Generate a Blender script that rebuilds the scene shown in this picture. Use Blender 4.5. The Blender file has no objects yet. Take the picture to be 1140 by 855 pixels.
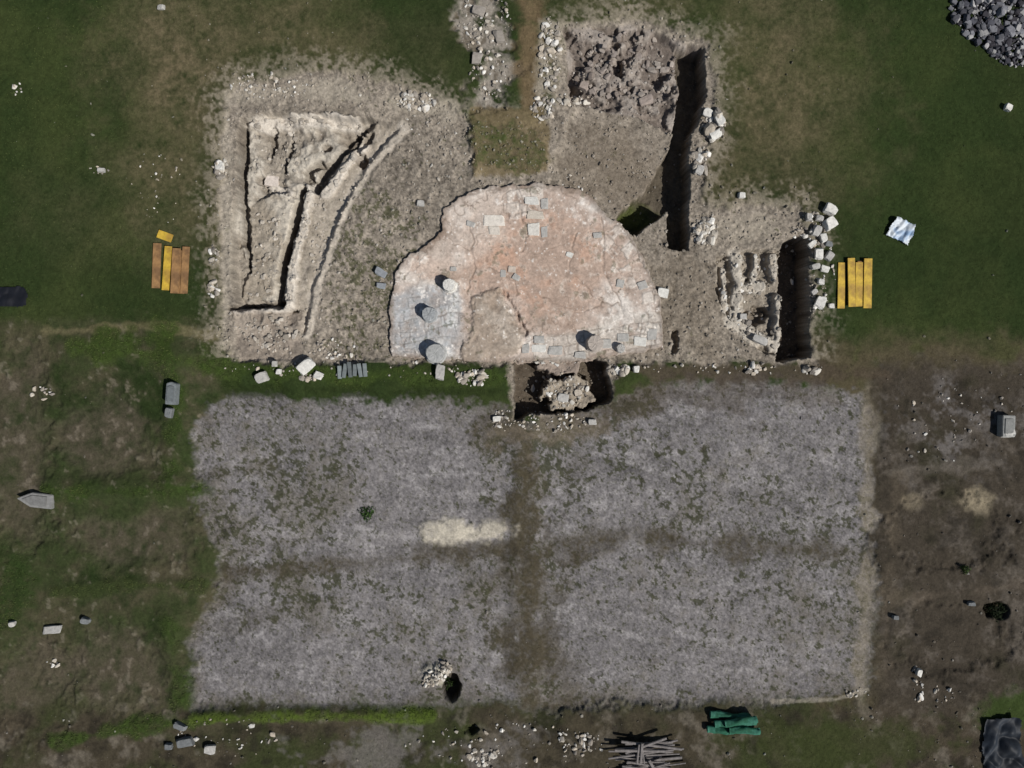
import bpy, bmesh, math, numpy as np
from mathutils import Vector, Matrix
rng=np.random.default_rng(11)
S=0.05            # survey unit: 5 cm on the ground
def wx(u): return (np.asarray(u,dtype=float)-570)*S
def wy(v): return (427.5-np.asarray(v,dtype=float))*S
def c(r,g,b):
    a=np.array([r,g,b],dtype=float)/255
    return np.where(a<=0.04045,a/12.92,((a+0.055)/1.055)**2.4)
# ---------------------------------------------------------------- noise
_L={}
def vn(u,v,scale,seed):
    if seed not in _L: _L[seed]=np.random.default_rng(seed+100).random((256,256)).astype(np.float32)
    L=_L[seed]; t=seed*1.37
    a=(u*math.cos(t)-v*math.sin(t))/scale+seed*7.31; b=(u*math.sin(t)+v*math.cos(t))/scale+seed*3.17
    i=np.floor(a); j=np.floor(b); fa=a-i; fb=b-j
    fa=fa*fa*(3-2*fa); fb=fb*fb*(3-2*fb)
    i=i.astype(np.int64)%256; j=j.astype(np.int64)%256; i2=(i+1)%256; j2=(j+1)%256
    return ((L[i,j]*(1-fa)+L[i2,j]*fa)*(1-fb)+(L[i,j2]*(1-fa)+L[i2,j2]*fa)*fb)*2-1
def fbm(u,v,scale,octv,seed,gain=0.55):
    s=0;a=1;t=0
    for k in range(octv):
        s=s+a*vn(u,v,scale/2**k,seed*10+k); t+=a; a*=gain
    return s/t*1.5
def ss(a,b,x):
    t=np.clip((x-a)/(b-a),0,1); return t*t*(3-2*t)
def sdf(U,V,poly,margin=90):
    P=np.array(poly,dtype=float); out=np.full(U.shape,999.0)
    m=(U>P[:,0].min()-margin)&(U<P[:,0].max()+margin)&(V>P[:,1].min()-margin)&(V<P[:,1].max()+margin)
    if not m.any(): return out
    u=U[m]; v=V[m]; d=np.full(u.shape,1e9); s=np.ones(u.shape)
    n=len(P)
    for i in range(n):
        ax,ay=P[i]; bx,by=P[(i+1)%n]; ex,ey=bx-ax,by-ay
        px,py=u-ax,v-ay; t=np.clip((px*ex+py*ey)/(ex*ex+ey*ey),0,1)
        d=np.minimum(d,(px-ex*t)**2+(py-ey*t)**2)
        cr=((ay>v)!=(by>v))
        if ey!=0:
            s=np.where(cr&(u<ex*(v-ay)/ey+ax),-s,s)
    out[m]=np.sqrt(d)*s
    return out
def dline(U,V,pts):
    d=np.full(U.shape,1e9)
    for (ax,ay),(bx,by) in zip(pts[:-1],pts[1:]):
        ex,ey=bx-ax,by-ay; px,py=U-ax,V-ay; t=np.clip((px*ex+py*ey)/(ex*ex+ey*ey),0,1)
        d=np.minimum(d,(px-ex*t)**2+(py-ey*t)**2)
    return np.sqrt(d)

ORCH=[(434,398),(432,345),(440,302),(455,285),(470,277),(490,255),(493,232),(520,216),(545,208),(600,204),(650,213),(668,232),
      (690,250),(703,265),(722,300),(735,330),(739,389),(700,393),(650,402),(592,401),(560,402),(480,401)]
DIG=[(248,110),(262,95),(330,78),(430,88),(500,118),(525,135),(610,130),(628,27),(700,20),(792,45),(797,120),(778,225),(885,230),
     (903,262),(907,402),(690,404),(682,445),(572,470),(562,408),(440,404),(300,406),(264,400),(246,370)]
T1=[(266,130),(300,124),(345,128),(419,133),(392,152),(372,178),(352,207),(333,214),(326,244),(312,296),(309,338),(262,341),(258,300),(262,215)]
T1L=[(419,133),(445,142),(410,180),(386,218),(366,265),(348,320),(338,372),(300,374),(262,372),(262,341),(309,338),(312,296),(326,244),(333,214),(352,207),(372,178)]
T2=[(629,32),(700,27),(783,50),(787,105),(770,150),(753,150),(700,126),(650,118),(632,112)]
T2S=[(753,48),(785,52),(787,105),(769,150),(767,277),(746,275),(744,233),(706,264),(686,243),(726,208),(748,158),(757,100)]
T3=[(872,270),(886,262),(899,264),(903,398),(868,400),(872,385)]
T3B=[(800,288),(835,278),(872,276),(872,392),(845,390),(838,372),(812,366),(803,330)]
T4=[(570,402),(676,402),(682,444),(655,456),(602,459),(574,468)]
COURT=[(228,450),(300,444),(400,442),(480,440),(560,452),(600,470),(690,440),(760,424),(850,422),(965,436),(978,600),(968,770),(860,785),
       (600,792),(480,782),(360,785),(215,790),(208,720),(244,660),(234,610),(216,540),(210,480)]

def field(U,V):
    U=np.asarray(U,dtype=float); V=np.asarray(V,dtype=float)
    n1=fbm(U,V,200,4,1); n2=fbm(U,V,70,4,2); n3=fbm(U,V,22,4,3); n4=fbm(U,V,7,3,4); n5=vn(U,V,2.0,55); n6=vn(U,V,1.1,56)
    nw=fbm(U,V,30,4,6)
    n7=fbm(U,V,3.4,2,7)
    col=np.zeros(U.shape+(3,))
    def mix(colr,m):
        nonlocal col
        m=np.clip(m,0,1)[...,None]; col=col*(1-m)+colr*m
    col+=c(43,54,28); mix(c(60,67,37),ss(-.5,.9,n2+.4*n3)*.6); mix(c(34,44,23),ss(-.1,.8,n1)*.5)
    h=0.06*n1+0.04*n2+0.012*n4
    grass=np.full(U.shape,0.4); peb=np.full(U.shape,0.004)
    def blob(cx,cy,rx,ry,k=.5,a=1.25,b=.5):
        r=np.sqrt(((U-cx)/rx)**2+((V-cy)/ry)**2)+k*nw+k*.5*n4
        return ss(a,b,r)
    def strip(pts,w,k=.6,sharp=.6):
        d=dline(U,V,pts)/w+k*nw+.3*n4
        return ss(1.1,1.1-sharp,d)
    def region(poly,warp=6,soft=4,fine=2):
        return ss(soft/2,-soft/2,sdf(U,V,poly)+warp*nw+fine*n4)
    # dry patches of the lawn
    B=lambda cx,cy,rx,ry: blob(cx,cy,rx,ry,.35,1.5,.1)
    dry=np.maximum.reduce([B(205,70,95,130)*.95,B(185,190,70,90)*.7,B(320,50,120,60)*.75,B(250,230,25,150)*.7,
        B(855,105,115,150)*.75,B(800,195,70,90)*.8,B(700,5,150,30)*.5,B(470,60,70,60)*.25,B(90,240,80,60)*.2])
    mix(c(96,87,66),dry*(.72+.3*n3+.25*n4+.2*n7)); grass*=1-dry*.55; peb+=dry*.03
    # ---- west plots
    west=ss(345,380,V+14*nw+5*n4)*ss(270,230,U+8*nw)
    mix(c(80,73,58),west*ss(-.9,.6,n2+n3*.6+.3*n4+.25)*.8); grass*=1-.5*west
    mix(c(46,57,30),west*ss(-.2,1.0,n1*.8+n2*.8-n3*.4+.3*n4)*.8)
    for cx,cy,rx,ry in [(112,487,62,46),(150,600,85,32),(130,745,75,48),(20,500,40,110),(40,770,50,60)]:
        b=blob(cx,cy,rx,ry,.35,1.25,.6); mix(c(80,73,61),b*(.6+.35*n4+.25*n3)); h-=.14*b; grass*=1-.5*b
    mix(c(38,49,26),west*ss(.25,.9,fbm(U,V,14,4,8)+.3*n2)*.55); mix(c(118,110,96),west*ss(.65,1.1,n4+n3*.6)*.4)
    mix(c(122,112,84),strip([(50,370),(150,364),(245,372)],7,1.0,.9)*.45)
    # ---- east plots
    east=ss(362,400,V+12*nw+5*n4)*ss(896,915,U+8*nw)
    mix(c(82,73,57),east*.8); mix(c(60,66,36),east*ss(.1,.8,n3+n2)*.6)
    e2=ss(392,424,V+14*nw+6*n4)*ss(962,988,U+8*nw+4*n4)
    mix(c(64,58,50),e2*.95); mix(c(94,87,79),e2*ss(-.1,.9,n3+.5*n2+.4*n7)*.6); mix(c(46,46,32),e2*ss(.1,.9,n2-n3*.5)*.6); mix(c(38,35,30),e2*ss(.15,.8,fbm(U,V,16,4,9)+.2*n7)*.55)
    mix(c(108,104,102),blob(1065,465,80,55,.7,1.4,.2)*e2*.55*ss(-.4,.6,n3+n4+.4*n7)); peb+=e2*.05
    mix(c(104,97,88),strip([(985,526),(1050,520),(1112,516)],7,1.2,1.0)*.4)
    mix(c(98,88,76),strip([(985,668),(1060,662),(1140,650)],9,1,1)*.35)
    mix(c(100,90,76),strip([(1000,530),(990,650),(985,760)],10,1,1)*.3)
    mix(c(140,129,108),blob(1090,560,17,14,.6,1.3,.4)*.7); mix(c(122,112,94),blob(1016,560,13,10,.6,1.3,.3)*.5)
    for cx,cy in [(1055,595),(1060,712)]:
        h-=.16*blob(cx,cy,68,45,.25,1.1,.8)
    grass*=1-.7*east
    # ---- south strip
    so=ss(776,804,V+12*nw+5*n4)
    mix(c(68,61,50),so*.9); mix(c(50,57,31),so*ss(.0,.8,n2+.4*n3)*.8); mix(c(106,99,88),so*ss(.1,.9,n3-.5*n2+.4*n4)*.6); mix(c(36,33,28),so*ss(.15,.8,fbm(U,V,18,4,9))*.6)
    mix(c(50,66,28),blob(1125,790,40,28)*.8); mix(c(54,60,33),blob(930,830,120,35)*.7)
    mix(c(108,103,98),np.maximum(blob(430,835,80,22,.9),blob(548,836,44,26,.9))*.65)
    grass*=1-.3*so; peb+=so*.05
    # ---- gravel courtyard
    cs=sdf(U,V,COURT)
    ct=ss(6,-7,cs+10*nw+6*n4+2.5*n7)
    ct2=ss(30,-10,cs+9*nw)
    h-=.22*ct2
    g=np.zeros(U.shape+(3,))+c(119,115,114)
    streak=fbm(U*.35+V*.12,V*1.6-U*.3,16,4,12); streak2=fbm(U*1.4+V*.2,V*.4,12,4,13)
    hf=fbm(U,V,2.6,3,14); sp=fbm(U,V,4.2,3,17,.8)
    g=g*(1+.18*n2+.10*n3+.08*n4+.14*hf+.14*n5+.18*n6+.14*streak+.10*streak2)[...,None]
    rr=np.sqrt((U-780)**2+(V-900)**2)+6*n2; rr2=np.sqrt((U-760)**2*.5+(V-300)**2)+6*n2
    g=g*(1+.07*np.sin(rr/3.1)*ss(-.2,.5,n2)+.06*np.sin(rr2/3.3)*ss(.1,.6,-n2))[...,None]
    m=ct[...,None]; col=col*(1-m)+g*m
    mix(c(150,146,144),ct*ss(.5,1.0,streak+.6*hf+.3*n4)*.5)
    ed=ss(-46,4,cs)
    mix(c(86,80,70),ct*ss(.0,1.0,.8*n2+.6*n3+.35*n4+.6*ed+.2*hf)*.62)
    dens=.07+.34*ss(-.5,.9,n2)+.22*ed+.26*blob(300,600,130,100)+.2*blob(300,480,130,60)+.35*blob(640,500,110,60)+.3*blob(850,600,140,70)+.24*blob(420,690,120,60)+.2*blob(585,600,60,180)+.12*(U>590)
    clump=fbm(U,V,9,4,15)
    moss=ss(.72,.92,sp*.85+clump*.42+dens)*ct
    mix(c(54,56,36),moss*.8)
    fm=ss(.55,.8,fbm(U,V,2.2,2,18)+.3*dens)*ct; mix(c(70,70,52),fm*.5)
    grass=grass*(1-ct)+ct*moss*.5
    dk=lambda m,cl=c(70,64,52): mix(cl,ct*np.clip(m*(.85+.35*n4+.3*hf),0,1))
    dk(strip([(586,430),(584,600),(590,870)],19,.9,.8)*.95,c(72,66,52))
    dk(blob(590,690,36,130,.8)*.7)
    for pts,w,a in [([(600,612),(700,600),(790,606),(970,618)],20,.85),([(235,640),(400,628),(570,614)],14,.85),([(450,610),(570,608)],12,.6),([(250,618),(350,600)],9,.3),
                    ([(215,790),(210,700),(246,650)],18,.5),([(600,700),(640,770),(700,790)],26,.5),([(240,700),(330,680)],14,.3),([(215,530),(300,520)],12,.3),([(600,790),(860,790)],14,.5),([(660,440),(640,520)],20,.3)]:
        st=strip(pts,w,.7,1.1); dk(st*a); h-=.10*ct*ss(3.2,0,dline(U,V,pts)/w)
    h+=.16*ss(26,6,dline(U,V,[(583,440),(585,790)]))*ct+.03*ct*n3
    mix(c(132,123,108),strip([(968,430),(970,600),(958,785)],10,1,1)*.55)
    mix(c(150,142,128),strip([(862,783),(930,780),(968,770)],3,.8,.6)*.6)
    mix(c(74,65,54),strip([(690,414),(800,412),(985,418)],14,.9,1)*.8)
    mix(c(70,63,52),blob(560,475,40,26)*.45); mix(c(112,102,88),blob(620,480,60,22,.8)*.6)
    mix(c(72,64,54),blob(760,440,160,30,1.0,1.3,.2)*.5)
    w=blob(510,593,54,14,.5,1.2,.6); mix(c(176,168,152)*1.0,w*(.85+.3*n4+.2*hf)); h+=.16*w
    w=blob(487,750,18,13,.5); mix(c(170,164,148),w*.8); h+=.3*w
    # ---- green baulks (low earth banks with longer grass)
    for pts,wd,cl,hh in [([(85,385),(180,396),(250,408),(400,420),(560,420)],18,c(55,68,31),.15),([(195,400),(200,440),(194,530)],17,c(48,62,28),.2),
        ([(55,545),(150,547),(232,542)],13,c(49,62,29),.2),([(188,690),(204,780)],15,c(50,63,30),.2),([(60,660),(130,650),(225,652)],10,c(50,58,32),.1),
        ([(60,825),(140,812),(230,800)],12,c(52,65,30),.1),([(215,800),(300,796),(480,797)],8,c(74,88,36),.22),([(110,385),(180,376)],18,c(53,66,30),.05),
        ([(-40,560),(20,640),(0,700)],25,c(44,57,28),.1)]:
        st=strip(pts,wd,.9,.9); mix(cl,st*(.82+.3*n4+.2*n7)); h+=hh*ss(1.6,.2,dline(U,V,pts)/wd); grass=np.maximum(grass,st*1.5)
    mix(c(36,44,22),strip([(250,432),(400,436),(560,436)],7,.9,.8)*.6)
    # ---- excavated earth
    ds=sdf(U,V,DIG)
    halo=ss(46,0,ds+16*nw+12*n4)*ss(-1.0,.6,n4+n7+.3-np.clip(ds,0,60)/26)
    halo=halo*(V<402+4*nw)
    mix(c(138,129,114),halo*.75); peb+=halo*.3; grass*=1-.6*halo
    d=ss(3,-4,ds+6*nw+3.5*n4)
    e=np.zeros(U.shape+(3,))+c(132,123,111)
    hf2=fbm(U,V,3.0,3,16)
    e=e*(1+.14*n2+.14*n3+.18*n4+.26*hf2+.14*n5+.22*n6)[...,None]
    m=d[...,None]; col=col*(1-m)+e*m; grass*=1-.95*d; peb=peb*(1-d)+d*.75
    h=h*(1-.6*d)-.12*d+d*(.03*n3+.03*n4+.02*n7)
    wd=ss(.62,.85,sp*.75+clump*.35+.6*blob(420,300,60,110)+.3*n2+.2*blob(480,160,40,50))*d
    mix(c(66,68,42),wd*.75); grass+=wd*.35
    mix(c(108,97,83),d*blob(680,180,70,55,.4,1.4,.2)*.65); mix(c(114,103,88),d*blob(760,340,50,60,.5,1.5,.2)*.45)
    mix(c(158,149,134),strip([(255,110),(330,96),(430,112),(500,122)],14,.9,1)*.65)
    mix(c(164,155,140),strip([(253,110),(252,240),(250,380)],6,.8,1)*.5)
    mix(c(154,145,130),d*blob(830,252,60,16,.6)*.5)
    # north path
    k=strip([(538,-80),(542,40),(546,108)],30,.8,.7); mix(c(142,134,124)*1.0,k*.9*ss(-.9,.2,n3+n4+.3)); mix(c(84,74,58),k*ss(.3,.8,n3-n4)*.6); grass*=1-.8*k; peb+=.4*k; h-=.15*k
    k=strip([(588,-80),(590,120)],18,.7,.9); mix(c(104,89,67),k*.9); grass*=1-.7*k
    k=strip([(612,30),(606,125)],14,.9,.9); mix(c(150,142,128),k*.7*ss(-.7,.4,n4)); peb+=.5*k
    # earth block left standing
    k=region([(523,118),(606,120),(614,150),(612,192),(560,196),(524,199)],4,5,2)
    kg=ss(3,-3,sdf(U,V,[(520,125),(585,128),(612,150),(612,192),(560,196),(522,199)])+14*nw+7*n4)
    mix(c(106,94,70),k*.9); mix(c(62,70,38),kg*(.5+.35*n4+.35*n7)); kk=region([(523,136),(580,134),(612,150),(612,192),(560,196),(524,199)],5,9,2)
    kL=ss(24,0,np.abs(U-521)); h=h*(1-kk)+kk*(.0+.30*kL+.04*n4); grass=grass*(1-k)+kg*.7
    # ---- trench 1 : west cavea
    rock=fbm(U,V,14,4,21); rk2=fbm(U,V,34,3,22); fine=fbm(U,V,5,3,23)
    lm=region(T1L,2,6,1); h=h*(1-lm)+lm*(-.45+.10*rk2+.08*rock+.03*fine)
    mix(c(164,154,140)*1.0,lm*.75); mix(c(128,118,103),lm*ss(.0,.7,rock+.4*fine)*.4); peb*=1-.5*lm
    cv=dline(U,V,[(448,142),(412,180),(388,218),(368,265),(350,320),(340,372)])
    mix(c(182,172,158),ss(9,5,cv+2*n4+2*rock)*.75); h-=.08*ss(12,2,cv+2*n3); h+=.08*ss(7,3,cv+1.5*n4+2.5*rock)
    tm=region(T1,3,4.5,.8)
    fl=-1.0+.36*ss(-.3,.3,rk2)+.16*rock+.05*fine
    h=h*(1-tm)+tm*fl; mix(c(148,139,126),tm*.8); mix(c(190,182,168),tm*ss(-.1,.4,rk2+.3*fine)*.65); mix(c(108,98,86),tm*ss(.1,.6,-rock+.3*fine)*.5); peb*=1-.5*tm
    mm=region([(272,225),(300,212),(332,220),(322,248),(307,292),(302,328),(264,330),(274,280)],2,3,2)
    slope=np.clip((U-272)/50,0,1)
    h=h*(1-mm)+mm*(-.75+.40*slope+.08*rock+.04*fine); mix(c(154,143,127),mm*.75); mix(c(196,187,172),mm*ss(.35,.9,slope+.35*rock)*.7)
    for pts,w_,dp in [([(268,140),(266,200),(269,260),(273,300)],3.6,.8),([(334,212),(327,244),(312,296),(308,336)],5.2,.9),([(310,338),(280,341),(256,343)],4.2,.85),
                      ([(404,142),(374,174),(350,206)],5.2,.75),([(346,205),(338,188),(352,178)],3.8,.6),([(412,146),(397,166)],4,.5),([(300,140),(296,170)],3,.4),([(322,150),(312,185)],2.5,.4)]:
        cr=ss(1.3,.55,dline(U,V,pts)/w_+.75*rock+.25*n4); h-=dp*cr; mix(c(92,83,72),cr*.55)
    for pts,w_,dp in [([(344,205),(338,246),(324,296),(321,336)],5.5,.22),([(404,160),(384,184),(362,214)],5.5,.22),([(262,346),(300,344),(322,341)],5,.25),([(276,136),(330,131),(395,135)],6,.25),([(300,205),(318,214)],5,.2)]:
        cr=ss(1.3,.7,dline(U,V,pts)/w_+.6*rock+.25*n4); h+=dp*cr; mix(c(198,189,176),cr*.75)
    for cx,cy,r,dp in [(325,353,8,.8),(401,177,7,.8),(300,360,6,.3),(285,352,6,.4),(286,196,5,.4),(360,160,5,.4)]:
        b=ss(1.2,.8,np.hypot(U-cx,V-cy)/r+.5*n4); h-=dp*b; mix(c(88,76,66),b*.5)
    bm=region([(258,345),(335,346),(336,398),(268,402),(262,375)],4,5,2); h=h*(1-bm*.8)+bm*.8*(-.2+.12*rock+.04*fine); mix(c(146,134,122),bm*.5)
    # ---- trench 2 : north-east
    tm=region(T2,3,3.5,1); fl=-.75+.30*ss(-.25,.3,rock+.3*rk2)+.26*ss(-.2,.3,rk2)+.04*fine
    h=h*(1-tm)+tm*fl; mix(c(122,112,104),tm*.85); mix(c(160,151,141),tm*ss(-.1,.5,rock+.4*fine)*.65); mix(c(82,73,66),tm*ss(.0,.6,-rock+.3*fine)*.45); peb*=1-.1*tm
    sh=region([(640,116),(700,124),(752,150),(730,205),(686,243),(640,215),(615,190)],4,12,2); h=h*(1-sh)+sh*(-.3+.04*n3)
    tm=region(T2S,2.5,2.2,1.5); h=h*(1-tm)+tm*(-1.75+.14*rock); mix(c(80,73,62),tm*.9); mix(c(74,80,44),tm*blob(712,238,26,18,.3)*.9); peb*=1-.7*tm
    for cx,cy,rx,ry,dp in [(690,68,6,14,.8),(640,98,8,7,.7),(684,48,6,6,.5),(735,85,6,10,.4),(655,60,4,9,.3)]:
        b=ss(1.3,.8,np.hypot((U-cx)/rx,(V-cy)/ry)+.5*n4); h-=dp*b
    # ---- trench 3 : east
    tm=region(T3B,4,3,1.5); h=h*(1-tm)+tm*(-.68+.16*rock+.04*fine); mix(c(138,129,116),tm*.7)
    for pts,w_ in [([(806,300),(808,345)],3.5),([(822,286),(824,330),(816,358)],8),([(822,322),(850,318)],6),([(842,285),(842,305)],4),([(862,284),(864,312)],5),([(820,356),(845,374),(868,384)],8),([(868,330),(868,384)],4.5)]:
        cr=ss(1.4,.6,dline(U,V,pts)/w_+.7*rock+.3*n4); h=h*(1-cr)+cr*(-.22+.10*rock+.04*fine); mix(c(182,174,161),cr*.8)
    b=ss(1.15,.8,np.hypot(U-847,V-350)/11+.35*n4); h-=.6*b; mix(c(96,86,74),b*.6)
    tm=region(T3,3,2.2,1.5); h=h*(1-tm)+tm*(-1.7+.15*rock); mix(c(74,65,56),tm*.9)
    b=ss(1.2,.8,np.hypot((U-752)/4,(V-382)/12)+.6*n4); h-=.5*b
    # ---- trench 4 : stage axis
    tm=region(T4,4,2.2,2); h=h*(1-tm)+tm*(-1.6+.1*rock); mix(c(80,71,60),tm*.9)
    mm=region([(612,424),(640,420),(654,426),(662,446),(640,455),(618,454),(608,440)],7,3,4); h=h*(1-mm)+mm*(-.5+.22*rock+.07*fine); mix(c(158,147,131),mm*.8)
    mm=region([(592,398),(648,400),(643,412),(620,417),(598,410)],5,2.4,3); h=h*(1-mm)+mm*(-.2+.14*rock+.05*fine); mix(c(154,140,128),mm*.85)
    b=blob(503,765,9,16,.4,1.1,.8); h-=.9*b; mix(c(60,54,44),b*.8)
    b=blob(524,812,12,8,.4,1.1,.8); h-=.5*b
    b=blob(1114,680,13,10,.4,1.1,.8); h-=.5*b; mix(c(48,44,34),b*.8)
    # under the orchestra pavement
    om=ss(0,-5,sdf(U,V,ORCH)); h=h*(1-om)-.22*om; grass*=1-om; peb*=1-om
    col=col*(1+.08*n4+.10*n7+.08*n5+.08*n6)[...,None]
    h+=.010*n7
    return h,np.clip(col,0.004,.9),np.clip(grass,0,2),np.clip(peb,0,1),n2

def H(u,v):
    return field(np.array([float(u)]),np.array([float(v)]))[0][0]
# ---------------------------------------------------------------- materials
def nodes(m):
    m.use_nodes=True; return m.node_tree.nodes,m.node_tree.links
def mat(name,col=None,rough=.9,var=.3,scale=8,bump=.4,bscale=30,spec=.15,attr=False,dist=.02,metal=0,stain=None):
    m=bpy.data.materials.new(name); N,Lk=nodes(m); b=N['Principled BSDF']
    b.inputs['Roughness'].default_value=rough; b.inputs['Specular IOR Level'].default_value=spec; b.inputs['Metallic'].default_value=metal
    tc=N.new('ShaderNodeTexCoord')
    n=N.new('ShaderNodeTexNoise'); n.inputs['Scale'].default_value=scale; n.inputs['Detail'].default_value=8; n.inputs['Roughness'].default_value=.7
    Lk.new(tc.outputs['Object'],n.inputs['Vector'])
    r=N.new('ShaderNodeMapRange'); r.inputs['From Min'].default_value=.3; r.inputs['From Max'].default_value=.7
    r.inputs['To Min'].default_value=1-var; r.inputs['To Max'].default_value=1+var; Lk.new(n.outputs['Fac'],r.inputs['Value'])
    mx=N.new('ShaderNodeMix'); mx.data_type='RGBA'; mx.blend_type='MULTIPLY'; mx.inputs['Factor'].default_value=1
    if attr:
        a=N.new('ShaderNodeAttribute'); a.attribute_name='Col'; src=a.outputs['Color']; Lk.new(src,mx.inputs['A'])
    else:
        if stain is not None:
            n3=N.new('ShaderNodeTexNoise'); n3.inputs['Scale'].default_value=scale*.35; n3.inputs['Detail'].default_value=4; Lk.new(tc.outputs['Object'],n3.inputs['Vector'])
            rp=N.new('ShaderNodeMapRange'); rp.inputs['From Min'].default_value=.45; rp.inputs['From Max'].default_value=.6; Lk.new(n3.outputs['Fac'],rp.inputs['Value'])
            m2=N.new('ShaderNodeMix'); m2.data_type='RGBA'; m2.inputs['A'].default_value=(*col,1); m2.inputs['B'].default_value=(*stain,1)
            Lk.new(rp.outputs['Result'],m2.inputs['Factor']); Lk.new(m2.outputs['Result'],mx.inputs['A'])
        else: mx.inputs['A'].default_value=(*col,1)
    Lk.new(r.outputs['Result'],mx.inputs['B']); Lk.new(mx.outputs['Result'],b.inputs['Base Color'])
    n2=N.new('ShaderNodeTexNoise'); n2.inputs['Scale'].default_value=bscale; n2.inputs['Detail'].default_value=6; Lk.new(tc.outputs['Object'],n2.inputs['Vector'])
    bp=N.new('ShaderNodeBump'); bp.inputs['Strength'].default_value=bump; bp.inputs['Distance'].default_value=dist
    Lk.new(n2.outputs['Fac'],bp.inputs['Height']); Lk.new(bp.outputs['Normal'],b.inputs['Normal'])
    return m
M_ground=mat('earth_and_turf',attr=True,var=.25,scale=9,bump=.7,bscale=14,dist=.045,spec=.05,rough=1)
M_floor=mat('worn_mortar_floor',attr=True,var=.18,scale=7,bump=.5,bscale=14,dist=.03,spec=.1)
M_rock=mat('rubble_stone',attr=True,var=.25,scale=6,bump=.6,bscale=20,dist=.03)
M_leaf=mat('leaf',attr=True,var=.1,scale=3,bump=0,spec=.1,rough=.8)
M_yel=mat('yellow_painted_board',c(190,158,58),.6,.3,4,.3,25,.3,stain=c(160,128,56))
M_brn=mat('bare_timber_board',c(146,112,74),.8,.3,4,.3,25,.2,stain=c(118,90,62))
M_black=mat('black_plastic',c(24,25,30),.5,.3,3,.2,10,.4)
M_slate=mat('grey_tarpaulin',c(34,40,48),.6,.35,2,.2,10,.2,stain=c(22,26,32))
M_sheet=mat('printed_plastic_sheet',c(196,202,206),.5,.1,3,.2,10,.4,stain=c(110,146,184))
M_green=mat('green_netting',c(34,82,62),.8,.35,6,.6,40,.2,stain=c(56,108,90))
M_wood=mat('weathered_timber',c(118,113,110),.9,.4,5,.5,30,.1)
# ---------------------------------------------------------------- mesh helpers
def link(ob,parent=None):
    bpy.context.scene.collection.objects.link(ob)
    if parent: ob.parent=parent
    return ob
def np_mesh(name,V,F,mat_,cols=None,smooth=False,parent=None):
    me=bpy.data.meshes.new(name); k=F.shape[1]
    me.vertices.add(len(V)); me.vertices.foreach_set('co',V.astype(np.float32).ravel())
    me.loops.add(F.size); me.loops.foreach_set('vertex_index',F.astype(np.int32).ravel())
    me.polygons.add(len(F)); me.polygons.foreach_set('loop_start',(np.arange(len(F))*k).astype(np.int32))
    me.polygons.foreach_set('use_smooth',np.full(len(F),smooth))
    if cols is not None:
        a=me.color_attributes.new('Col','FLOAT_COLOR','POINT')
        cc=np.ones((len(V),4),dtype=np.float32); cc[:,:3]=cols; a.data.foreach_set('color',cc.ravel())
    me.update(calc_edges=True)
    me.materials.append(mat_); ob=bpy.data.objects.new(name,me); return link(ob,parent)
# ---------------------------------------------------------------- ground (one sheet)
def axis(lo,hi,step,far):
    a=list(np.arange(lo,hi+1e-6,step)); s=step; p=a[-1]; R=[]
    while p<far: s*=1.17; p+=s; R.append(p)
    s=step; p=a[0]; Lf=[]
    while p>-far: s*=1.17; p-=s; Lf.append(p)
    return np.array(Lf[::-1]+a+R)
ax=axis(-20,1160,1.05,14000); ay=axis(-18,873,1.05,14000)
GU,GV=np.meshgrid(ax,ay); sh=GU.shape
h,col,gr,pb,_=field(GU.ravel(),GV.ravel())
Vv=np.stack([wx(GU.ravel()),wy(GV.ravel()),h],1)
idx=np.arange(sh[0]*sh[1]).reshape(sh)
F=np.stack([idx[:-1,:-1],idx[1:,:-1],idx[1:,1:],idx[:-1,1:]],-1).reshape(-1,4)
np_mesh('ground',Vv,F,M_ground,col,True)
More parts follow.
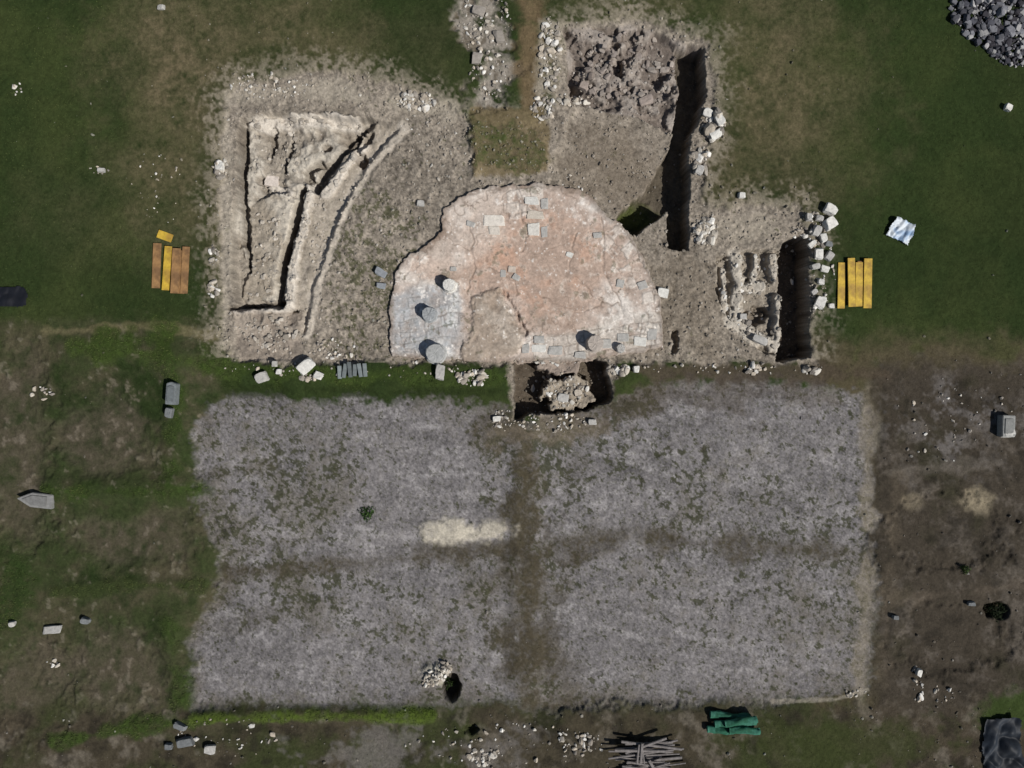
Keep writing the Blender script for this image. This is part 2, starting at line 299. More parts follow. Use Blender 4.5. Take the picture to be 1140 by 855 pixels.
# ---------------------------------------------------------------- orchestra floor
def orch(U,V):
    nw=fbm(U,V,26,4,6); n4=fbm(U,V,6,3,4); n3=fbm(U,V,24,4,31); n2=fbm(U,V,60,4,32); n5=vn(U,V,1.5,77); n8=fbm(U,V,12,3,33); hf=fbm(U,V,3,3,36)
    s=sdf(U,V,ORCH)+2.6*nw+1.8*n4
    col=np.zeros(U.shape+(3,))+c(186,172,160)
    def mix(cl,m):
        nonlocal col
        m=np.clip(m,0,1)[...,None]; col=col*(1-m)+cl*m
    h=.03*n2+.016*n3+.012*n4+.008*hf
    core=ss(1.3,.6,np.sqrt(((U-598)/108)**2+((V-292)/80)**2)+.4*n3)
    mix(c(168,144,127),core*.75); mix(c(182,147,125),core*ss(-.1,.6,n3+n8*.5)*.65); mix(c(134,115,100),core*ss(.1,.8,n2-n3*.6+.3*hf)*.65)
    mix(c(212,204,194),ss(.0,.8,n3-n2*.5+.4*n4)*(1-core)*.8); mix(c(202,190,177),core*ss(.25,.8,n8-n3*.4+.4*hf)*.6)
    mix(c(138,121,107),ss(.3,.9,n8+n2*.4+.3*hf)*.6)
    mix(c(186,146,120),ss(1.2,.3,np.hypot((U-480)/30,(V-300)/16)+.5*n8)*.45); mix(c(184,142,116),ss(1.2,.3,np.hypot((U-545)/30,(V-285)/20)+.5*n8)*.4)
    Uw=U+3.0*n8; Vw=V+3.0*n3
    cx,cy=587,352; r=np.hypot(Uw-cx,Vw-cy); th=np.arctan2(cy-Vw,Uw-cx)
    ri=np.floor((r-100)/14); spc=10+7*np.modf(np.abs(np.sin(ri*3.3)*91.7))[0]; tt=th*(110+ri*13)/spc+ri*.5; ci=np.floor(tt); hs=np.modf(np.abs(np.sin(ri*12.98+ci*78.2)*43758.5))[0]
    pres=ss(-.3,.4,fbm(U,V,45,3,37)+.5*((th<.8)&(th>-.4)))
    ring=(r>108)&(r<152)&(hs>.35)
    fr=np.modf((r-100)/14)[0]; fc=tt-ci
    joint=ss(.10,.03,np.minimum(np.minimum(fr,1-fr),np.minimum(fc,1-fc)))
    rm=ring*pres*ss(-.6,-.1,n4); mix((c(208,200,189)[None,:]*(.8+.3*hs)[:,None]),rm*.6); mix(c(112,100,90),ring*pres*joint*.6*ss(-.5,.3,n8)); h+=.025*rm*(1-joint)
    # grey marble, south-west
    q=ss(5,-5,sdf(U,V,[(434,326),(462,322),(482,312),(512,320),(517,350),(505,398),(434,398)])+6*nw+4*n4)
    a=.12; uu=(Uw*math.cos(a)-Vw*math.sin(a)); vv=(Uw*math.sin(a)+Vw*math.cos(a)); rw=np.floor(vv/12); cl_=np.floor(uu/17+rw*.37)
    hq=np.modf(np.abs(np.sin(rw*31.7+cl_*17.1)*9758.5))[0]; f1=vv/12-rw; f2=uu/17+rw*.37-cl_
    jq=ss(1.2,.4,np.minimum(np.minimum(f1,1-f1)*12,np.minimum(f2,1-f2)*17))*ss(-.6,.2,n8)
    mix(c(164,166,167)[None,:]*(.82+.22*hq)[:,None],q*(.7+.3*n4)); mix(c(202,200,195),q*ss(.1,.8,n3+.5*hf)*.75); mix(c(112,110,106),q*jq*.45); h+=q*(.012*hq-.015*jq)
    # paved lower right
    q2=ss(4,-4,sdf(U,V,[(588,374),(640,372),(690,352),(736,345),(738,390),(700,392),(650,400),(592,400)])+4*nw)
    mix(c(196,189,178)[None,:]*(.78+.3*hq)[:,None],q2*.6*(hq>.25)); mix(c(106,94,84),q2*jq*.5); h-=.015*q2*jq
    q3=ss(8,-8,sdf(U,V,[(500,232),(560,212),(560,262),(520,300),(470,320),(452,300),(490,262)])+10*nw); mix(c(204,191,178),q3*.5)
    # worn earth mound in front
    q4=ss(3,-3,sdf(U,V,[(524,330),(556,324),(566,345),(582,372),(576,392),(556,398),(512,399),(526,372)])+4*nw+3*n4)
    mix(c(148,134,118),q4*.75); mix(c(178,166,152),q4*ss(.1,.7,n3+hf*.4)*.5); h+=q4*(.14+.09*n3)
    h-=.18*ss(6,1.5,dline(U,V,[(560,326),(570,346),(584,370)])+2*n4)
    for pts in [[(558,326),(570,346),(584,373)],[(575,350),(600,392)],[(520,250),(528,300),(520,328)],[(575,222),(585,260),(578,280)],[(640,260),(636,300),(660,330)],[(668,240),(672,300),(690,350)],[(600,330),(640,345),(690,340)],[(540,300),(575,310),(575,330)]]:
        k=ss(1.8,.2,dline(U+6*nw,V+6*n8,pts)); mix(c(104,88,76),k*.55*ss(-.5,.2,n8)); h-=.03*k
    cr=ss(.06,.0,np.abs(fbm(U,V,38,4,35)))*ss(-.3,.3,n2); mix(c(116,101,88),cr*.5); h-=.02*cr
    cr=ss(.05,.0,np.abs(fbm(U,V,22,4,38)))*ss(-.1,.4,-n2); mix(c(122,108,96),cr*.4)
    mix(c(112,98,85),ss(-8,-1,s)*.6)
    mix(c(88,88,68),ss(.9,1.2,n4+n8)*.5)
    pit=ss(.75,1.0,hf+.5*n8); mix(c(104,91,80),pit*.65); mix(c(222,215,206),ss(.75,1.0,hf-.4*n8)*.65)
    col=col*(1+.10*n4+.10*n8+.14*hf+.10*n5)[...,None]
    return s,h,np.clip(col,.01,.85)
au=np.arange(424,748,.7); av=np.arange(196,410,.7); U2,V2=np.meshgrid(au,av); s2=U2.shape
s,oh,oc=orch(U2.ravel(),V2.ravel())
z=.08+oh-.40*ss(-.8,1.0,s)
idx=np.arange(s2[0]*s2[1]).reshape(s2)
F=np.stack([idx[:-1,:-1],idx[1:,:-1],idx[1:,1:],idx[:-1,1:]],-1).reshape(-1,4)
keep=(s[F]<1.6).any(1); F=F[keep]
used=np.unique(F); remap=np.full(len(z),-1); remap[used]=np.arange(len(used))
np_mesh('orchestra_floor',np.stack([wx(U2.ravel()),wy(V2.ravel()),z],1)[used],remap[F],M_floor,oc[used],True)
def Z(u,v):
    g=H(u,v); s_,h_,_=orch(np.array([float(u)]),np.array([float(v)]))
    return .08+h_[0] if s_[0]<-1 else g
# ---------------------------------------------------------------- rocks
def ico(sub):
    bm=bmesh.new(); bmesh.ops.create_icosphere(bm,subdivisions=sub,radius=1); v=np.array([x.co[:] for x in bm.verts]); f=np.array([[y.index for y in x.verts] for x in bm.faces]); bm.free(); return v,f
ICO={1:ico(1),2:ico(2),3:ico(3)}
def rocks(name,P,size,cols,sub=2,box=.0,flat=(.45,.9),rot=None,sink=.25,mat_=None,parent=None,tilt=.25):
    P=np.asarray(P,float); n=len(P); tv,tf=ICO[sub]; k=len(tv)
    size=np.asarray(size,float)
    if size.ndim==1: size=size[:,None]*np.stack([rng.uniform(.75,1.3,n),rng.uniform(.6,1.0,n),rng.uniform(*flat,n)],1)
    pts=np.repeat(tv[None],n,0)*1.25
    for j in range(10):
        if j<6 and box>0:
            nn=np.zeros((n,3)); nn[:,j//2]=1 if j%2 else -1; nn+=rng.normal(0,.16*(1.3-box),(n,3))+rng.normal(0,.05,(n,3)); dd=rng.uniform(.70,.86,n)
        else:
            nn=rng.normal(0,1,(n,3)); dd=rng.uniform(.6,.95,n) if box==0 else rng.uniform(.82,1.1,n)
        nn/=np.linalg.norm(nn,axis=1,keepdims=True)
        dp=np.einsum('nki,ni->nk',pts,nn)-dd[:,None]; pts-=np.clip(dp,0,None)[...,None]*nn[:,None,:]
    pts+=rng.normal(0,.022,pts.shape)
    pts*=size[:,None,:]*.62
    a=rng.uniform(0,6.28,n) if rot is None else np.asarray(rot,float); tx=rng.normal(0,tilt,n)
    y=pts[...,1]*np.cos(tx)[:,None]-pts[...,2]*np.sin(tx)[:,None]; z=pts[...,1]*np.sin(tx)[:,None]+pts[...,2]*np.cos(tx)[:,None]; x=pts[...,0]
    ca,sa=np.cos(a)[:,None],np.sin(a)[:,None]
    pts=np.stack([x*ca-y*sa,x*sa+y*ca,z],-1)
    pts+=P[:,None,:]; pts[...,2]+=(size[:,2]*.5*(1-sink))[:,None]
    F=(tf[None]+(np.arange(n)*k)[:,None,None]).reshape(-1,3)
    cc=np.repeat(np.asarray(cols)[:,None,:],k,1).reshape(-1,3)
    return np_mesh(name,pts.reshape(-1,3),F,mat_ or M_rock,cc,False,parent)
PAL=np.array([c(198,192,181),c(176,168,155),c(214,210,202),c(152,144,133),c(134,127,118),c(180,169,153)])
PALG=np.array([c(92,92,96),c(74,74,80),c(118,118,122),c(60,58,62),c(160,158,156)])
def pile(name,cx,cy,rx,ry,n,smin,smax,pal=PAL,heap=.0,box=0.,ang=0,sub=2):
    a=rng.uniform(0,6.28,n); r=np.sqrt(rng.random(n)); du=rx*r*np.cos(a); dv=ry*r*np.sin(a)
    u=cx+du*math.cos(ang)-dv*math.sin(ang); v=cy+du*math.sin(ang)+dv*math.cos(ang)
    z=field(u,v)[0]+heap*(1-r)*rng.uniform(.2,1,n)
    s_=smin+(smax-smin)*rng.random(n)**2.6
    return rocks(name,np.stack([wx(u),wy(v),z],1),s_,pal[rng.integers(0,len(pal),n)]*rng.uniform(.75,1.1,(n,1)),sub,box)
# scattered gravel over the dig
n=170000; u=rng.uniform(-20,1160,n); v=rng.uniform(-15,870,n); hh,cc_,gg,pp,_=field(u,v)
cl=.5+.5*ss(-.3,.8,fbm(u,v,16,3,41)); k=rng.random(n)<pp*cl*.7; u,v,hh,cc_=u[k],v[k],hh[k],cc_[k]; n=len(u)
sz=.035+.13*rng.random(n)**5
rocks('gravel',np.stack([wx(u),wy(v),hh],1),sz,np.clip(cc_*.8+.24*PAL[rng.integers(0,len(PAL),n)]*rng.uniform(.3,1.4,(n,1)),0,.8),1,0)
# rubble piles
for a in [(462,112,22,10,120,.06,.34),(612,60,12,42,150,.06,.34),(604,120,14,14,60,.06,.3),(245,187,8,10,30,.08,.36),(238,285,6,12,22,.08,.28),
          (237,322,7,10,16,.08,.36),(795,141,12,17,40,.1,.6),(780,178,10,18,36,.1,.42),(526,421,19,9,80,.08,.34),(688,411,11,6,36,.1,.36),
          (838,411,12,5,26,.1,.4),(903,411,8,5,14,.1,.45),(345,418,10,6,16,.1,.36),(372,388,26,12,60,.06,.2),(560,468,14,12,40,.06,.2),
          (615,470,40,12,80,.05,.2),(541,25,28,40,150,.04,.24),(545,85,22,26,80,.04,.24),(640,108,18,12,30,.08,.36),(300,95,45,14,120,.05,.2),(175,212,30,40,30,.04,.14),
          (110,188,12,6,8,.06,.2),(540,842,20,10,50,.06,.28),(1022,760,6,22,16,.08,.3),(640,825,22,14,36,.08,.32),(1050,775,16,12,14,.06,.22),
          (45,437,14,8,14,.08,.26),(58,738,8,7,10,.08,.28),(20,100,5,8,8,.08,.28),(650,215,30,30,20,.06,.18),(480,150,40,40,50,.05,.18),(955,772,18,6,16,.06,.2),
          (912,290,20,60,60,.05,.26),(400,410,150,10,50,.05,.18),(250,820,60,24,40,.06,.26),(900,255,18,20,30,.06,.25),(560,828,120,24,80,.05,.24),(820,410,110,6,40,.05,.2),
          (1060,470,70,45,40,.05,.18),(838,330,34,50,110,.06,.26),(625,435,34,20,90,.06,.3)]:
    pile('rubble_pile',*a)
pile('rubble_pile',784,258,13,15,150,.08,.36,PAL,.2)
pile('roof_tile_heap',1108,22,56,34,900,.06,.42,PALG,.45,.8,.5)
pile('roof_tile_heap',1124,58,26,16,240,.06,.36,PALG,.3,.8,.3)
pile('limestone_heap',486,752,20,9,140,.05,.24,PAL,.2,0,-.7)
# trench rubble
for a in [(696,72,60,42,180,.08,.38),(300,170,30,40,70,.06,.28),(290,275,22,45,50,.06,.24),(350,250,12,60,50,.06,.22),(300,372,34,20,80,.08,.3)]:
    cx,cy,rx,ry,n,s0,s1=a; pal=np.array([c(140,130,122),c(160,150,140),c(118,108,100)]) if cx>600 else np.array([c(178,169,156),c(156,147,134),c(192,183,170)])
    pile('trench_rubble',cx,cy,rx,ry,n,s0,s1,pal,0,.2)
# masonry footings made of laid stones
def footing(name,lines,w,s0=.14,s1=.34,pal=PAL,dn=22,off=.04):
    Ps=[];R=[]
    for pts in lines:
        for (a0,b0),(a1,b1) in zip(pts[:-1],pts[1:]):
            Ln=math.hypot(a1-a0,b1-b0); ang=-math.atan2(b1-b0,a1-a0); m=max(2,int(Ln*w/dn))
            for _ in range(m):
                t=rng.random(); o=rng.uniform(-w,w)*.8
                Ps.append((a0+(a1-a0)*t-(b1-b0)/Ln*o,b0+(b1-b0)*t+(a1-a0)/Ln*o)); R.append(ang+rng.normal(0,.35))
    A=np.array(Ps); n=len(A); z=field(A[:,0],A[:,1])[0]
    rocks(name,np.stack([wx(A[:,0]),wy(A[:,1]),z-off],1),s0+(s1-s0)*rng.random(n)**2,pal[rng.integers(0,len(pal),n)]*rng.uniform(.65,.95,(n,1)),2,.3,rot=R,tilt=.2,sink=.5)
footing('stone_wall',[[(822,290),(824,330),(818,358)],[(822,322),(850,318)],[(824,358),(845,372),(868,384)],[(866,330),(868,384)],[(858,284),(862,312)],[(806,300),(808,345)]],6,.08,.32,dn=18)
footing('stone_wall',[[(614,426),(640,424),(656,432)],[(616,450),(650,450)],[(592,402),(645,404)]],6,.08,.3,dn=20)
footing('stone_wall',[[(344,208),(338,246),(324,296),(321,336)],[(404,160),(384,184),(362,214)]],6,.10,.32,np.array([c(184,175,162),c(200,191,178)]),22)
footing('stone_wall',[[(276,135),(350,132),(405,136)],[(300,324),(266,326)],[(302,214),(328,220)]],5,.10,.32,np.array([c(170,161,148),c(188,179,166)]),20)
footing('stone_wall',[[(660,40),(672,90)],[(700,60),(745,72)],[(705,95),(735,110)]],6,.14,.42,np.array([c(150,141,132),c(168,159,149)]),24)
# ---------------------------------------------------------------- dressed blocks
def block(name,cx,cy,lx,ly,hz,ang,colr,box=.85,parent=None,z=None,tilt=.06,sink=.15):
    zz=Z(cx,cy) if z is None else z
    return rocks(name,[(float(wx(cx)),float(wy(cy)),zz)],np.array([[lx*S/.98,ly*S/.98,hz]]),[colr],3,box,rot=[-math.radians(ang)],sink=sink,parent=parent,tilt=tilt)
W=c(202,199,191); Wg=c(168,165,159); G=c(112,114,114); GB=c(134,137,140)
for (cx,cy,lx,ly,hz,an,cl) in [(922,234,13,10,.4,30,W),(911,244,8,6,.3,10,Wg),(899,243,6,8,.3,0,Wg),(922,250,12,13,.4,60,W),(907,258,8,12,.35,20,Wg),
    (915,266,10,7,.35,75,W),(903,272,6,9,.3,45,W),(921,272,8,6,.3,15,G),(910,283,9,12,.3,0,W),(922,286,8,10,.3,35,Wg),(906,297,6,9,.3,80,Wg),(917,300,9,7,.25,20,W),
    (913,314,7,6,.25,10,W),(906,325,5,7,.25,50,Wg),(912,337,10,12,.3,20,W),(925,341,6,5,.2,0,W),(342,408,19,12,.4,-40,W),(356,418,10,8,.3,20,W),(294,420,10,13,.4,70,Wg),
    (312,414,6,5,.25,0,W),(307,405,6,6,.25,0,Wg),(491,414,9,17,.4,5,Wg),(825,218,7,6,.25,0,W),(297,197,15,12,.25,10,c(204,192,180)),(1120,121,6,7,.3,20,W),
    (708,411,6,7,.3,0,W),(738,326,12,11,.3,10,W),(60,700,20,8,.25,-5,Wg),(97,690,8,7,.3,20,G),(17,693,6,5,.25,0,Wg),(208,824,18,9,.4,-8,G),(236,832,11,9,.35,5,Wg),(203,806,12,6,.3,20,G),
    (190,829,8,6,.3,0,G),(1022,748,5,8,.3,10,W),(788,126,10,9,.35,30,W),(800,135,11,9,.4,60,W),(796,150,14,9,.4,-30,W),(778,190,8,10,.35,20,Wg),
    (996,687,6,5,.25,0,G),(1081,672,8,4,.25,0,G),(468,226,8,6,.2,10,Wg),(180,9,7,5,.2,0,Wg),(114,190,8,4,.2,0,Wg),(245,186,9,9,.3,0,W),
    (650,95,10,8,.4,20,c(154,141,131)),(720,110,14,10,.4,-20,c(146,134,125)),(424,304,14,8,.3,30,GB),(424,318,10,6,.2,10,GB),(846,378,16,8,.3,20,Wg),(828,352,7,7,.25,0,Wg),
    (628,443,13,8,.3,10,Wg),(644,437,8,7,.3,-15,c(172,162,148)),(660,470,9,6,.25,0,Wg),(553,466,8,6,.25,0,W),(533,12,13,10,.25,20,c(146,139,130)),(556,40,10,14,.25,-15,c(140,133,124)),(531,66,10,13,.25,10,c(150,143,134))]:
    block('stone_block',cx,cy,lx,ly,hz,an,cl)
# paving slabs on the orchestra floor
for (cx,cy,lx,ly,an,cl) in [(550,246,23,12,0,c(214,206,194)),(550,257,12,9,0,c(204,195,182)),(592,224,14,9,0,W),(606,227,8,12,0,Wg),(596,240,20,8,0,c(192,182,168)),
    (594,256,13,14,0,c(206,201,191)),(606,258,7,12,0,Wg),(501,318,15,11,20,W),(665,262,9,6,0,Wg),(634,284,7,6,20,W),(570,300,9,7,0,c(190,177,163)),(575,309,8,6,30,Wg),(560,305,6,8,0,Wg),
    (600,378,12,8,0,Wg),(600,388,16,8,0,W),(585,388,8,10,0,Wg),(618,390,14,9,0,Wg),(675,383,10,10,0,Wg),(693,376,12,9,0,Wg),(712,380,14,10,5,W),(726,372,10,12,0,Wg),(646,395,12,7,0,Wg),
    (505,300,7,5,0,Wg),(524,250,10,6,20,Wg),(690,316,8,9,10,Wg),(715,318,9,10,70,Wg)]:
    block('paving_slab',cx,cy,lx,ly,.08,an,cl*.95,tilt=.01,sink=.5,box=1.0)
# column bases
def lathe(name,prof,seg,mat_,colr,loc,parent=None):
    th=np.linspace(0,2*np.pi,seg,endpoint=False); V=[];
    for r,z in prof: V+= [(r*math.cos(t)*(1+.02*math.sin(5*t))+rng.normal(0,.012),r*math.sin(t)+rng.normal(0,.012),z+rng.normal(0,.008)) for t in th]
    m=len(prof); F=[(i*seg+j,i*seg+(j+1)%seg,(i+1)*seg+(j+1)%seg,(i+1)*seg+j) for i in range(m-1) for j in range(seg)]
    V=np.array(V)+np.array(loc); return np_mesh(name,V,np.array(F),mat_,np.repeat(np.array([colr]),len(V),0),False,parent)
for cx,cy,r,hh_,cl in [(501,319,.36,.75,W),(479,351,.40,.7,c(146,148,148)),(486,394,.54,.7,c(158,158,155)),(661,383,.46,.8,c(166,156,146)),(690,388,.24,.4,Wg)]:
    z0=Z(cx,cy)-.04; e=bpy.data.objects.new('column_base',None); link(e)
    lathe('drum',[(0.001,-.05),(r*1.06,-.05),(r*1.06,.10),(r*1.1,.13),(r*1.1,.18),(r*.96,.24),(r*.94,hh_-.03),(r*.90,hh_),(r*.45,hh_+.01),(0.001,hh_)],28,M_rock,cl,(float(wx(cx)),float(wy(cy)),z0),e)
# ---------------------------------------------------------------- boards
def prism(name,prof,z0,z1,mat_,loc,ang,parent=None,bev=.01,rx=0.):
    bm=bmesh.new(); vs=[bm.verts.new((x,y,z0)) for x,y in prof]; f=bm.faces.new(vs)
    r=bmesh.ops.extrude_face_region(bm,geom=[f]); bmesh.ops.translate(bm,verts=[g for g in r['geom'] if isinstance(g,bmesh.types.BMVert)],vec=(0,0,z1-z0))
    bmesh.ops.recalc_face_normals(bm,faces=bm.faces)
    if bev: bmesh.ops.bevel(bm,geom=list(bm.edges),offset=bev,segments=2,affect='EDGES')
    me=bpy.data.meshes.new(name); bm.to_mesh(me); bm.free(); me.materials.append(mat_)
    if mat_ is M_rock:
        a=me.color_attributes.new('Col','FLOAT_COLOR','POINT'); cc=np.ones((len(me.vertices),4),dtype=np.float32); cc[:,:3]=prism.col; a.data.foreach_set('color',cc.ravel())
    ob=bpy.data.objects.new(name,me); link(ob,parent); ob.location=loc; ob.rotation_euler=(rx,0,-math.radians(ang)); return ob
prism.col=W
def rect(w,l): return [(-w/2,-l/2),(w/2,-l/2),(w/2,l/2),(-w/2,l/2)]
def boards(specs):
    e=bpy.data.objects.new('plank_stack',None); link(e)
    for i,(cx,cy,w,l,an,m,lv) in enumerate(specs):
        prism('plank',rect(w*S,l*S),0,.06,m,(float(wx(cx)),float(wy(cy)),max(H(cx,cy),H(cx,cy+15),H(cx,cy-15))+.03+.065*lv),an,e,.008)
boards([(175,296,9,50,2,M_brn,0),(187,299,8,49,4,M_yel,1),(197,302,9,50,3,M_brn,2),(207,301,8,52,3,M_brn,1),(202,303,9,48,3,M_brn,0),(184,263,9,17,-70,M_yel,0)])
boards([(936,318,8,51,1,M_yel,0),(946,315,8,54,-1,M_yel,2),(955,317,8,49,0,M_yel,1),(964,316,9,55,1,M_yel,2),(958,316,9,50,1,M_brn,0)])
# ---------------------------------------------------------------- sheets of cloth / plastic
def cloth(name,poly,mat_,amp,seed,lift=.05,step=1.2,sc=11):
    P=np.array(poly,float); a=np.arange(P[:,0].min()-3,P[:,0].max()+3,step); b=np.arange(P[:,1].min()-3,P[:,1].max()+3,step); A,B=np.meshgrid(a,b); sh_=A.shape; A=A.ravel(); B=B.ravel()
    s_=sdf(A,B,poly)+1.2*fbm(A,B,9,2,seed); g=field(A,B)[0]
    z=g.mean()*.3+g*.7+lift+amp*np.abs(fbm(A,B,sc,2,seed+1))+amp*.5*np.abs(fbm(A+B*.5,B*.4,sc*.6,2,seed+2)); z=np.maximum(z,g+.02)
    ix=np.arange(len(A)).reshape(sh_); F=np.stack([ix[:-1,:-1],ix[1:,:-1],ix[1:,1:],ix[:-1,1:]],-1).reshape(-1,4); F=F[(s_[F]<0).all(1)]
    us=np.unique(F); rm=np.full(len(A),-1); rm[us]=np.arange(len(us))
    return np_mesh(name,np.stack([wx(A),wy(B),z],1)[us],rm[F],mat_,None,True)
cloth('black_tarp',[(-12,320),(28,318),(33,330),(31,341),(-10,343)],M_black,.10,61,sc=16)
cloth('grey_tarp',[(1096,800),(1132,796),(1136,830),(1138,862),(1098,868),(1092,835)],M_slate,.35,65,sc=22)
cloth('printed_plastic_sheet',[(984,263),(996,241),(1017,251),(1010,274)],M_sheet,.2,69,.08,step=.8)
# green netting rolls
e=bpy.data.objects.new('netting_roll_bundle',None); link(e)
for i,(cx,cy,l,an,zz) in enumerate([(812,796,44,4,.0),(817,803,46,-3,.12),(811,811,50,2,.02),(822,799,36,-8,.3),(826,809,34,3,.22)]):
    r=.18; L_=l*S; seg=20; nl=16; V=[];F=[]
    for k in range(nl+1):
        x=-L_/2+L_*k/nl
        for j in range(seg):
            t=2*math.pi*j/seg; q=r*(1+.12*math.sin(3*t+k*.6)+.08*rng.normal()); V.append((x,q*math.cos(t)+.04*math.sin(k*.5+i),q*math.sin(t)*.85))
    F=[(k*seg+j,(k+1)*seg+j,(k+1)*seg+(j+1)%seg,k*seg+(j+1)%seg) for k in range(nl) for j in range(seg)]
    for end in (0,nl):       # rolled-in ends
        b0=len(V); x=V[end*seg][0]+(.12 if end==0 else -.12)
        for j in range(seg): p=V[end*seg+j]; V.append((x,p[1]*.45,p[2]*.45))
        F+=[(end*seg+j,b0+j,b0+(j+1)%seg,end*seg+(j+1)%seg) for j in range(seg)]
    ob=np_mesh('netting_roll',np.array(V),np.array(F),M_green,None,True,e); ob.location=(float(wx(cx)),float(wy(cy)),H(cx,cy)+.18+zz); ob.rotation_euler=(0,0,-math.radians(an))
# timber pile
e=bpy.data.objects.new('timber_pile',None); link(e)
for i in range(30):
    cx=718+rng.uniform(-10,10); cy=820+rng.random()*38; l=rng.uniform(36,74); an=90+rng.normal(-3,9) ; w=rng.uniform(1.4,3.2)
    if i>25: an=rng.uniform(-30,10); l=22
    prism('timber_pole',rect(w*S,l*S),0,w*S*.7,M_wood,(float(wx(cx)),float(wy(cy)),H(718,835)+.05+.02*i),an,e,.02)
# ---------------------------------------------------------------- carved stones
def stele(cx,cy,prof,hz,ang,colr,name='stele',rx=0):
    prism.col=colr; e=bpy.data.objects.new(name,None); link(e); zz=H(cx,cy)-.02
    loc=(float(wx(cx)),float(wy(cy)),zz)
    prism('slab',[(x*S,y*S) for x,y in prof],0,hz,M_rock,loc,ang,e,.03,rx)
    prism.col=colr*.8; inner=[(x*S*.7,y*S*.7) for x,y in prof]; prism('raised_panel',inner,hz-.02,hz+.05,M_rock,loc,ang,e,.02,rx)
stele(196,438,[(-5,-12),(6,-12),(6,11),(0,13),(-5,11)],.5,4,c(112,117,118)); block('stone_block',192,459,7,11,.4,10,G)
stele(42,556,[(-8,-20),(8,-20),(8,4),(0,20),(-8,4)],.4,-84,c(130,129,126))
stele(1117,474,[(-7,-12),(7,-12),(7,12),(-7,12)],.5,2,c(140,140,136))
block('stone_block',1118,482,11,8,.6,0,W)
e=bpy.data.objects.new('roof_slab_row',None); link(e)
for i in range(6):
    prism.col=c(104,110,110)*rng.uniform(.65,1.25)
    prism('slab',rect(4.6*S,rng.uniform(13,18)*S),0,.06,M_rock,(float(wx(379+i*5.6)),float(wy(413+rng.uniform(-2,2))),H(392,413)+.12),rng.uniform(-12,10),e,.01).rotation_euler[1]=.5
# ---------------------------------------------------------------- vegetation
def tufts(name,u,v,z,col_,nb,ln,wd,up=(.3,1.0)):
    n=len(u); m=n*nb; bx=np.repeat(wx(u),nb)+rng.normal(0,.035,m); by=np.repeat(wy(v),nb)+rng.normal(0,.035,m); bz=np.repeat(z,nb)-.015
    a=rng.uniform(0,6.28,m); L_=np.repeat(ln,nb)*rng.uniform(.6,1.2,m); el=rng.uniform(*up,m)
    dx,dy,dz=np.cos(a)*np.cos(el),np.sin(a)*np.cos(el),np.sin(el); px,py=-np.sin(a),np.cos(a); w=wd*rng.uniform(.6,1.3,m)
    b=np.stack([bx,by,bz],1); d=np.stack([dx,dy,dz],1)*L_[:,None]; p=np.stack([px,py,np.zeros(m)],1)*w[:,None]
    V=np.stack([b-p*.4,b+d*.5+p*-.6,b+d,b+d*.5+p*.6],1)
    F=np.arange(m*4).reshape(m,4); cc=np.repeat(np.repeat(col_,nb,0)*rng.uniform(.65,1.4,(m,1)),4,0)
    return np_mesh(name,V.reshape(-1,3),F,M_leaf,np.clip(cc,0.003,.8))
n=260000; u=rng.uniform(-20,1160,n); v=rng.uniform(-15,870,n); hh,cc_,gg,pp,_=field(u,v); k=rng.random(n)<gg*.36*(1+.6*fbm(u,v,12,3,51)); u,v,hh,cc_,gg=u[k],v[k],hh[k],cc_[k],gg[k]
g0=c(58,70,34); g1=c(92,97,54); t=ss(-.8,.8,fbm(u,v,40,3,52))[:,None]; lim=np.minimum(1,.075/cc_.max(1))[:,None]; lc=(g0*(1-t)+g1*t)*.36+cc_*lim*.85
tufts('grass',u,v,hh,lc,4,.045+.05*gg,.026)
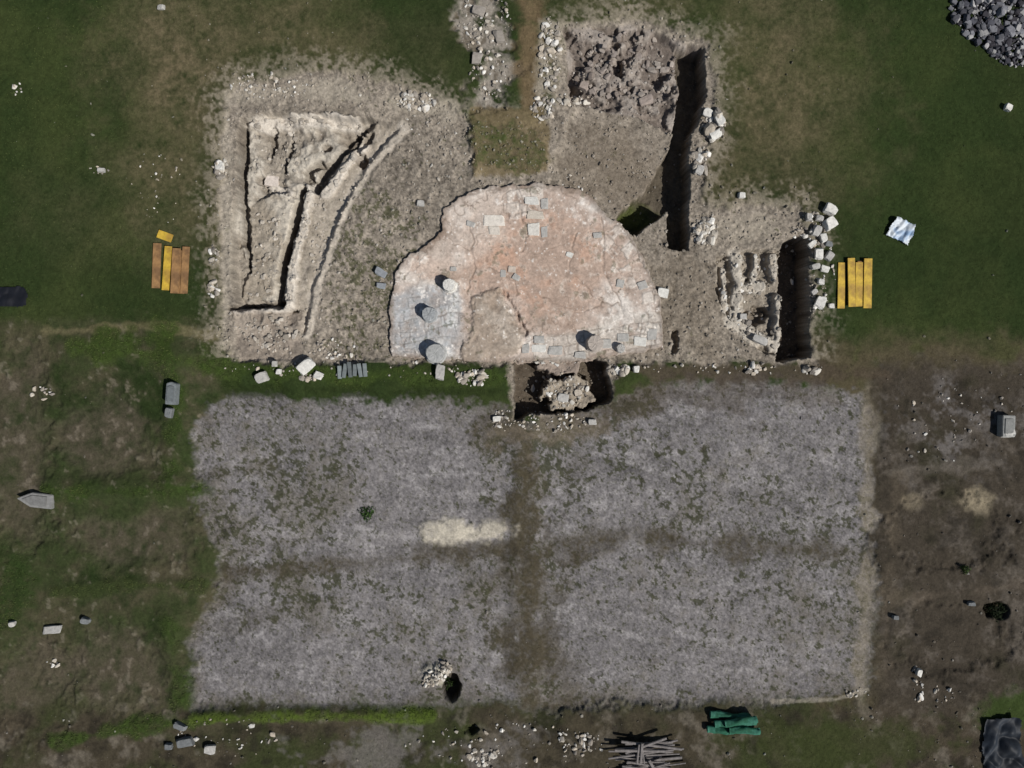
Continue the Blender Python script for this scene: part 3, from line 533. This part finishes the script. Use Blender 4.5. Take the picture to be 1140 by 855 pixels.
# shrubs
def shrub(cx,cy,r,hh_,colr,n=900):
    z0=H(cx,cy); d=rng.normal(0,1,(n,3)); d/=np.linalg.norm(d,axis=1,keepdims=True); d[:,2]=np.abs(d[:,2]); rad=r*(.35+.7*rng.random(n)**.5)*(1+.3*np.sin(3*np.arctan2(d[:,1],d[:,0])+cx))
    P=d*rad[:,None]; P[:,2]*=hh_/r
    t1=rng.normal(0,1,(n,3)); t1/=np.linalg.norm(t1,axis=1,keepdims=True); t2=np.cross(t1,d+.4*rng.normal(0,1,(n,3))); t2/=np.linalg.norm(t2,axis=1,keepdims=True); s_=rng.uniform(.03,.06,n)[:,None]
    V=np.stack([P-t1*s_,P+t2*s_*.6,P+t1*s_,P-t2*s_*.6],1)+np.array([float(wx(cx)),float(wy(cy)),z0])
    e=bpy.data.objects.new('shrub',None); link(e)
    np_mesh('foliage',V.reshape(-1,3),np.arange(n*4).reshape(n,4),M_leaf,np.repeat(colr*rng.uniform(.5,1.5,(n,1)),4,0),False,e)
    for i in range(5):
        a=i*1.3; tip=np.array([math.cos(a)*r*.6,math.sin(a)*r*.6,hh_*.7]); V=[];seg=5
        for q,rr in ((0,.02),(1,.006)):
            for j in range(seg): t_=6.283*j/seg; V.append(np.array([float(wx(cx)),float(wy(cy)),z0])+tip*q+np.array([math.cos(t_)*rr,math.sin(t_)*rr,0]))
        np_mesh('stem',np.array(V),np.array([(j,(j+1)%seg,seg+(j+1)%seg,seg+j) for j in range(seg)]),M_wood,None,False,e)
shrub(408,572,.42,.2,c(54,76,36),420); shrub(1112,682,.5,.7,c(34,42,24),700); shrub(498,768,.35,.35,c(42,54,28),350); shrub(1075,634,.25,.2,c(56,72,34),200)
# ---------------------------------------------------------------- light, sky, camera
az=math.radians(-32); el=math.radians(48)   # sun from lower right of the plan
d=Vector((math.cos(az)*math.cos(el),math.sin(az)*math.cos(el),math.sin(el)))
sun=bpy.data.lights.new('sun','SUN'); sun.energy=4.3; sun.angle=math.radians(.5); sun.color=(1,.975,.94)
so_=bpy.data.objects.new('sun',sun); link(so_); so_.rotation_euler=d.to_track_quat('Z','Y').to_euler()
w=bpy.data.worlds.new('World'); bpy.context.scene.world=w; w.use_nodes=True
sk=w.node_tree.nodes.new('ShaderNodeTexSky'); sk.sky_type='NISHITA'; sk.sun_disc=False; sk.sun_elevation=el; sk.sun_rotation=math.pi/2-az
bg=w.node_tree.nodes['Background']; bg.inputs['Strength'].default_value=.05; w.node_tree.links.new(sk.outputs['Color'],bg.inputs['Color'])
sc=bpy.context.scene; sc.view_settings.view_transform='Standard'; sc.view_settings.look='None'; sc.view_settings.exposure=0
cam=bpy.data.cameras.new('camera'); cam.sensor_width=36; cam.lens=36*40/57; cam.clip_end=3000
co=bpy.data.objects.new('camera',cam); link(co); co.location=(0,0,40); co.rotation_euler=(0,0,0); sc.camera=co
